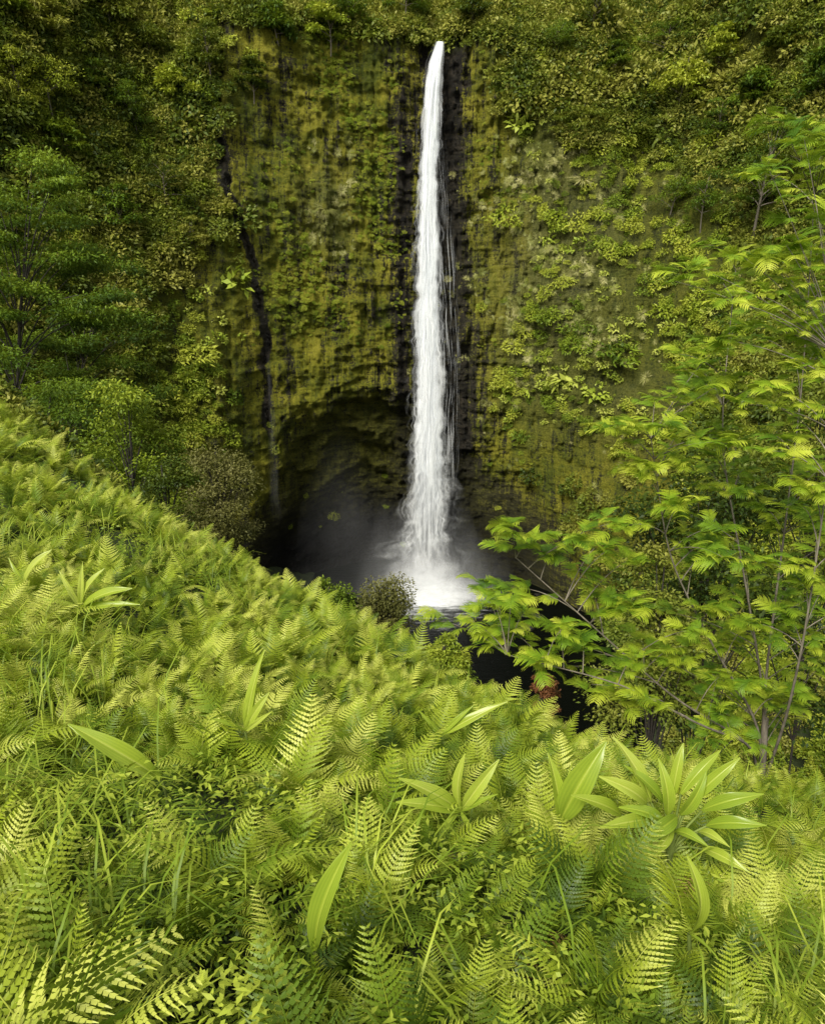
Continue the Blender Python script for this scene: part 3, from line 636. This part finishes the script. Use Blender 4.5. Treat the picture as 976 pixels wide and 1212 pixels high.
def fern_spec(p):
    out=[]; k=random.randint(6,8); a0=random.uniform(0,6.28); s0=random.uniform(.7,1.25)*(.75+.5*float(vn(p[0]*1.6,p[1]*1.6,99)))
    for i in range(k):
        out.append((random.randrange(NF),a0+i*6.28/k+random.gauss(0,.35),random.gauss(0,.25),random.gauss(0,.2),s0*random.uniform(.65,1.2)))
    return out
protos=None
for ip,p in enumerate(near):
    e=empty('fern',p,'yellow green fern growing in the dense fern bank below the camera','fern','ferns covering the foreground slope')
    e.rotation_euler=(random.gauss(-.05,.18),random.gauss(.05,.18),0)
    sp_=fern_spec(p)
    if ip==0: sp_=[(i,i*1.05,0,0,.8) for i in range(NF)]
    ch=[]
    for (v,a,b,c,s) in sp_:
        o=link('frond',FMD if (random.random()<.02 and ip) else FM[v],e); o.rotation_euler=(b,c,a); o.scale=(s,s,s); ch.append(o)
    if ip==0: protos=ch[:NF]
P=[];E=[];S=[];I=[]
for p in rest:
    for (v,a,b,c,s) in fern_spec(p):
        P.append(p);E.append((b,c,a));S.append(s*1.0);I.append(v)
for p in pl:
    for q in range(2):
        x=p[0]+random.uniform(-.2,.2); y=p[1]+random.uniform(-.2,.2)
        P.append((x,y,float(terr(x,y))+.03));E.append((random.gauss(0,.4),random.gauss(0,.4),random.uniform(0,6.28)));S.append(random.uniform(.4,.85));I.append(random.randrange(len(protos)))
scatter('fern_undergrowth',protos,P,E,S,I,'dense mass of smaller and farther ferns covering the slope','ferns')
print('frond inst',len(P))
r=np.random.default_rng(5); n=150000
y=.7+12*r.random(n)**1.6; x=r.uniform(-1,1,n)*(.62*y+.8); k=(y-(7.5-.75*np.clip(x,-10,8)))<3; x,y=x[k],y[k]; n=len(x)
pat=ss(fbm(x*1.1,y*1.1,8,2),.57,.72)
llm=ss(-x/y,.12,.3)*ss(3.1-y,0,.7)
hgt=r.random(n)**.9*(.05+.12*pat+.17*llm)*(.6+.8*vn(x*6,y*6,4)); a=r.uniform(0,6.28,n)
mb=MB(); D=np.stack([np.cos(a),np.sin(a),r.uniform(-.1,.7,n)],1); Nn=np.array([0,0,1.])+r.normal(size=(n,3))*.4
leaves(mb,np.stack([x,y,terr(x,y)+hgt],1),D,Nn,r.uniform(.014,.036,n)*(1+.1*y),r.uniform(.006,.014,n)*(1+.1*y),np.clip(hgt*4.5+r.normal(size=n)*.2,0,1))
tag(link('ground_cover',mb.mesh('ground_cover',M['cover'])),'small leaved ground cover and seedlings between the ferns','ground cover',kind='stuff')
mb=MB(); n=9000; y=1.4+8.5*r.random(n); x=r.uniform(-1,1,n)*(.6*y+.3); g_=fbm(x*.9,y*.9,66,2); k=((g_>.66)|((x<-.4*y)&(g_>.45))|(r.random(n)<.07))&((y-(7.5-.75*np.clip(x,-10,8)))<2); x,y=x[k],y[k]; n=len(x); a=r.uniform(0,6.28,n)
P0=np.stack([x,y,terr(x,y)],1); Lg=r.uniform(.2,.40,n)[:,None]; o_=np.stack([np.cos(a),np.sin(a),0*a],1); S_=np.stack([-np.sin(a),np.cos(a),0*a],1)
P1=P0+o_*Lg*.25+np.array([0,0,1.])*Lg*.6; P2=P0+o_*Lg*.6+np.array([0,0,1.])*Lg*.85; P3=P0+o_*Lg*1.0+np.array([0,0,1.])*Lg*.72
w0=.003
V=np.stack([P0-S_*w0,P0+S_*w0,P1+S_*w0*1.2,P1-S_*w0*1.2,P2+S_*w0,P2-S_*w0,P3+S_*w0*.2,P3-S_*w0*.2],1).reshape(-1,3)
b_=np.arange(n)[:,None]*8; F=np.concatenate([b_+np.array([[0,1,2,3]]),b_+np.array([[3,2,4,5]]),b_+np.array([[5,4,6,7]])])
mb.add(V,F,np.repeat(r.uniform(.35,1,n),8))
tag(link('grass_blades',mb.mesh('grass_blades',M['cover'])),'thin arching grass blades between the ferns','grass',kind='stuff')

# ---------------- broad leaved plants ----------------
def bladeleaf(L,W,arch,seed):
    nu,nv=17,20; V=[];T=[]
    for j in range(nv):
        t=j/(nv-1); wd=W*.5*math.sin(math.pi*min(.985,max(.012,t))**.85)**.8+.002
        for i in range(nu):
            u=(i/(nu-1))*2-1
            V.append((L*t,u*wd+.012*math.sin(3*t+seed),arch*L*math.sin(math.pi*t)*.5-.25*arch*L*t*t+abs(u)**.8*wd*.5+(.0045 if i%2 else 0)*math.sin(math.pi*t)+.010*math.sin(8*t+seed+u*2)*abs(u)))
            T.append((1. if i==8 else .15+.35*(i%2))+.2*t)
    i=np.arange(nu*nv).reshape(nv,nu); ff=np.stack([i[:-1,:-1],i[:-1,1:],i[1:,1:],i[1:,:-1]],-1).reshape(-1,4)
    return mesh_quads('leaf',V,ff,M['ginger'],True,{'tint':T})
LM=[bladeleaf(1,.18,.16,0),bladeleaf(1,.22,.28,2),bladeleaf(1,.12,.10,4),bladeleaf(1,.28,.22,6)]
def ginger(bpx,bpy_,tips,label,hb=.25):
    c=ground_hit(bpx,bpy_,hb); Yc=c[1]; g=np.array([c[0],c[1],float(terr(c[0],c[1]))])
    e=empty('broad_leaf_plant',g,label,'plant')
    sb=MB(); tube(sb,bez([0,0,0],(c-g)*.5+np.array([.02,.01,0]),c-g,6),.006,6)
    for tp_ in tips:
        tx,ty,dy,kind=tp_[:4]
        c2=c if len(tp_)<6 else at(tp_[4],tp_[5],Yc)
        T=at(tx,ty,Yc+dy-.06); v=T-c2; L=np.linalg.norm(v)
        o=link('leaf',LM[kind],e); Xa=Vector(v/L); up=Vector((random.gauss(0,.25),-.6,.75)); Ya=up.cross(Xa).normalized(); Za=Xa.cross(Ya)
        m=Matrix((Xa,Ya,Za)).transposed().to_4x4(); o.matrix_local=Matrix.Translation(Vector(c2-g))@m@Matrix.Scale(L,4)
        if len(tp_)>=6: tube(sb,bez((c-g)*.6,(c-g)*.9,c2-g,5),.005,5)
    link('stem',sb.mesh('stem',M['stem'],True),e)
ginger(795,985,[(728,872,.1,0,770,950),(712,920,.0,1,765,950),(678,940,-.05,0,735,965),(752,1002,-.1,1,800,965),(808,880,.1,0,795,945),(852,888,.1,0,805,940),(875,897,.05,0,815,950),(902,938,.0,1,830,960),(905,975,-.05,1,835,978),(885,1030,-.1,1,830,1005),(740,905,.05,0,785,950),(770,1015,-.12,0,795,975),(838,1000,-.08,1),(712,978,-.1,0,770,970),(835,915,.03,1,805,965),(780,900,.08,1,790,965),(862,1000,-.08,1,825,985),(735,955,0,1,785,975)],'large rosette of broad glossy leaves among the ferns at lower right',.36)
ginger(662,972,[(716,880,.05,3),(650,892,.08,0)],'broad pale cupped leaf just left of the large rosette')
ginger(545,960,[(474,920,-.02,0),(470,948,-.05,0),(548,893,.05,0),(590,900,.05,0),(588,940,.0,2),(565,995,-.08,2),(515,995,-.06,2)],'small rosette of narrow leaves near the bottom centre')
ginger(192,922,[(82,856,.0,0)],'single long broad leaf reaching left across the ferns')
ginger(372,1125,[(412,1000,.05,0)],'upright broad leaf standing in the ferns at bottom centre left')
ginger(815,1105,[(818,1018,.05,1),(850,1135,-.05,2)],'upright pale leaf below the large rosette')
ginger(95,720,[(70,675,.1,2),(122,672,.1,0),(155,695,.0,0),(48,708,.0,2),(98,665,.1,2),(165,715,0,2)],'clump of broad leaves on the fern ridge at left')
ginger(28,690,[(60,650,.1,0),(10,660,.1,2)],'pair of broad leaves at the left edge of the ridge')
ginger(290,865,[(318,820,.05,0),(305,790,.1,2),(250,850,.0,2),(322,842,.0,2),(312,770,.1,2)],'clump of grassy broad leaves left of centre in the fern bank')
ginger(960,1000,[(985,940,0.,0),(930,1040,-.05,2),(985,1030,0.,0)],'broad leaves at the lower right edge of the frame')
ginger(520,870,[(560,835,.05,2),(600,830,.05,2),(495,840,.05,2)],'few narrow leaves on the rim of the fern bank at centre')
ginger(35,500,[(55,485,.2,2),(15,483,.2,2),(65,508,0.,0)],'small broad leaved plant on top of the ridge at far left')

# ---------------- boulders ----------------
def boulder(seed):
    bm=bmesh.new(); bmesh.ops.create_icosphere(bm,subdivisions=4,radius=1); rr=random.Random(seed); off=rr.uniform(0,50)
    for v in bm.verts:
        k=.6+.8*float(fbm(v.co.x*1.6+off,v.co.y*1.6+v.co.z*1.3,seed,4)); v.co*=k; v.co.z*=.65
    me=bpy.data.meshes.new('boulder'); bm.to_mesh(me); bm.free(); me.materials.append(M['wet']); return me
BM=[boulder(i) for i in range(4)]
for i in range(18):
    px=random.choice([random.uniform(385,450),random.uniform(560,660)]); Yb=random.uniform(132,152) if px<460 else random.uniform(122,148)
    d=ray(px,700); x=d[0]/d[1]*Yb; s=random.uniform(.7,2.1)
    o=link('boulder',BM[i%4]); o.location=(x,Yb,-52.6); o.scale=(s,s*.9,s*.8); o.rotation_euler=(0,0,random.uniform(0,6))
    tag(o,'wet black boulder at the edge of the plunge pool','boulder','wet boulders around the plunge pool')
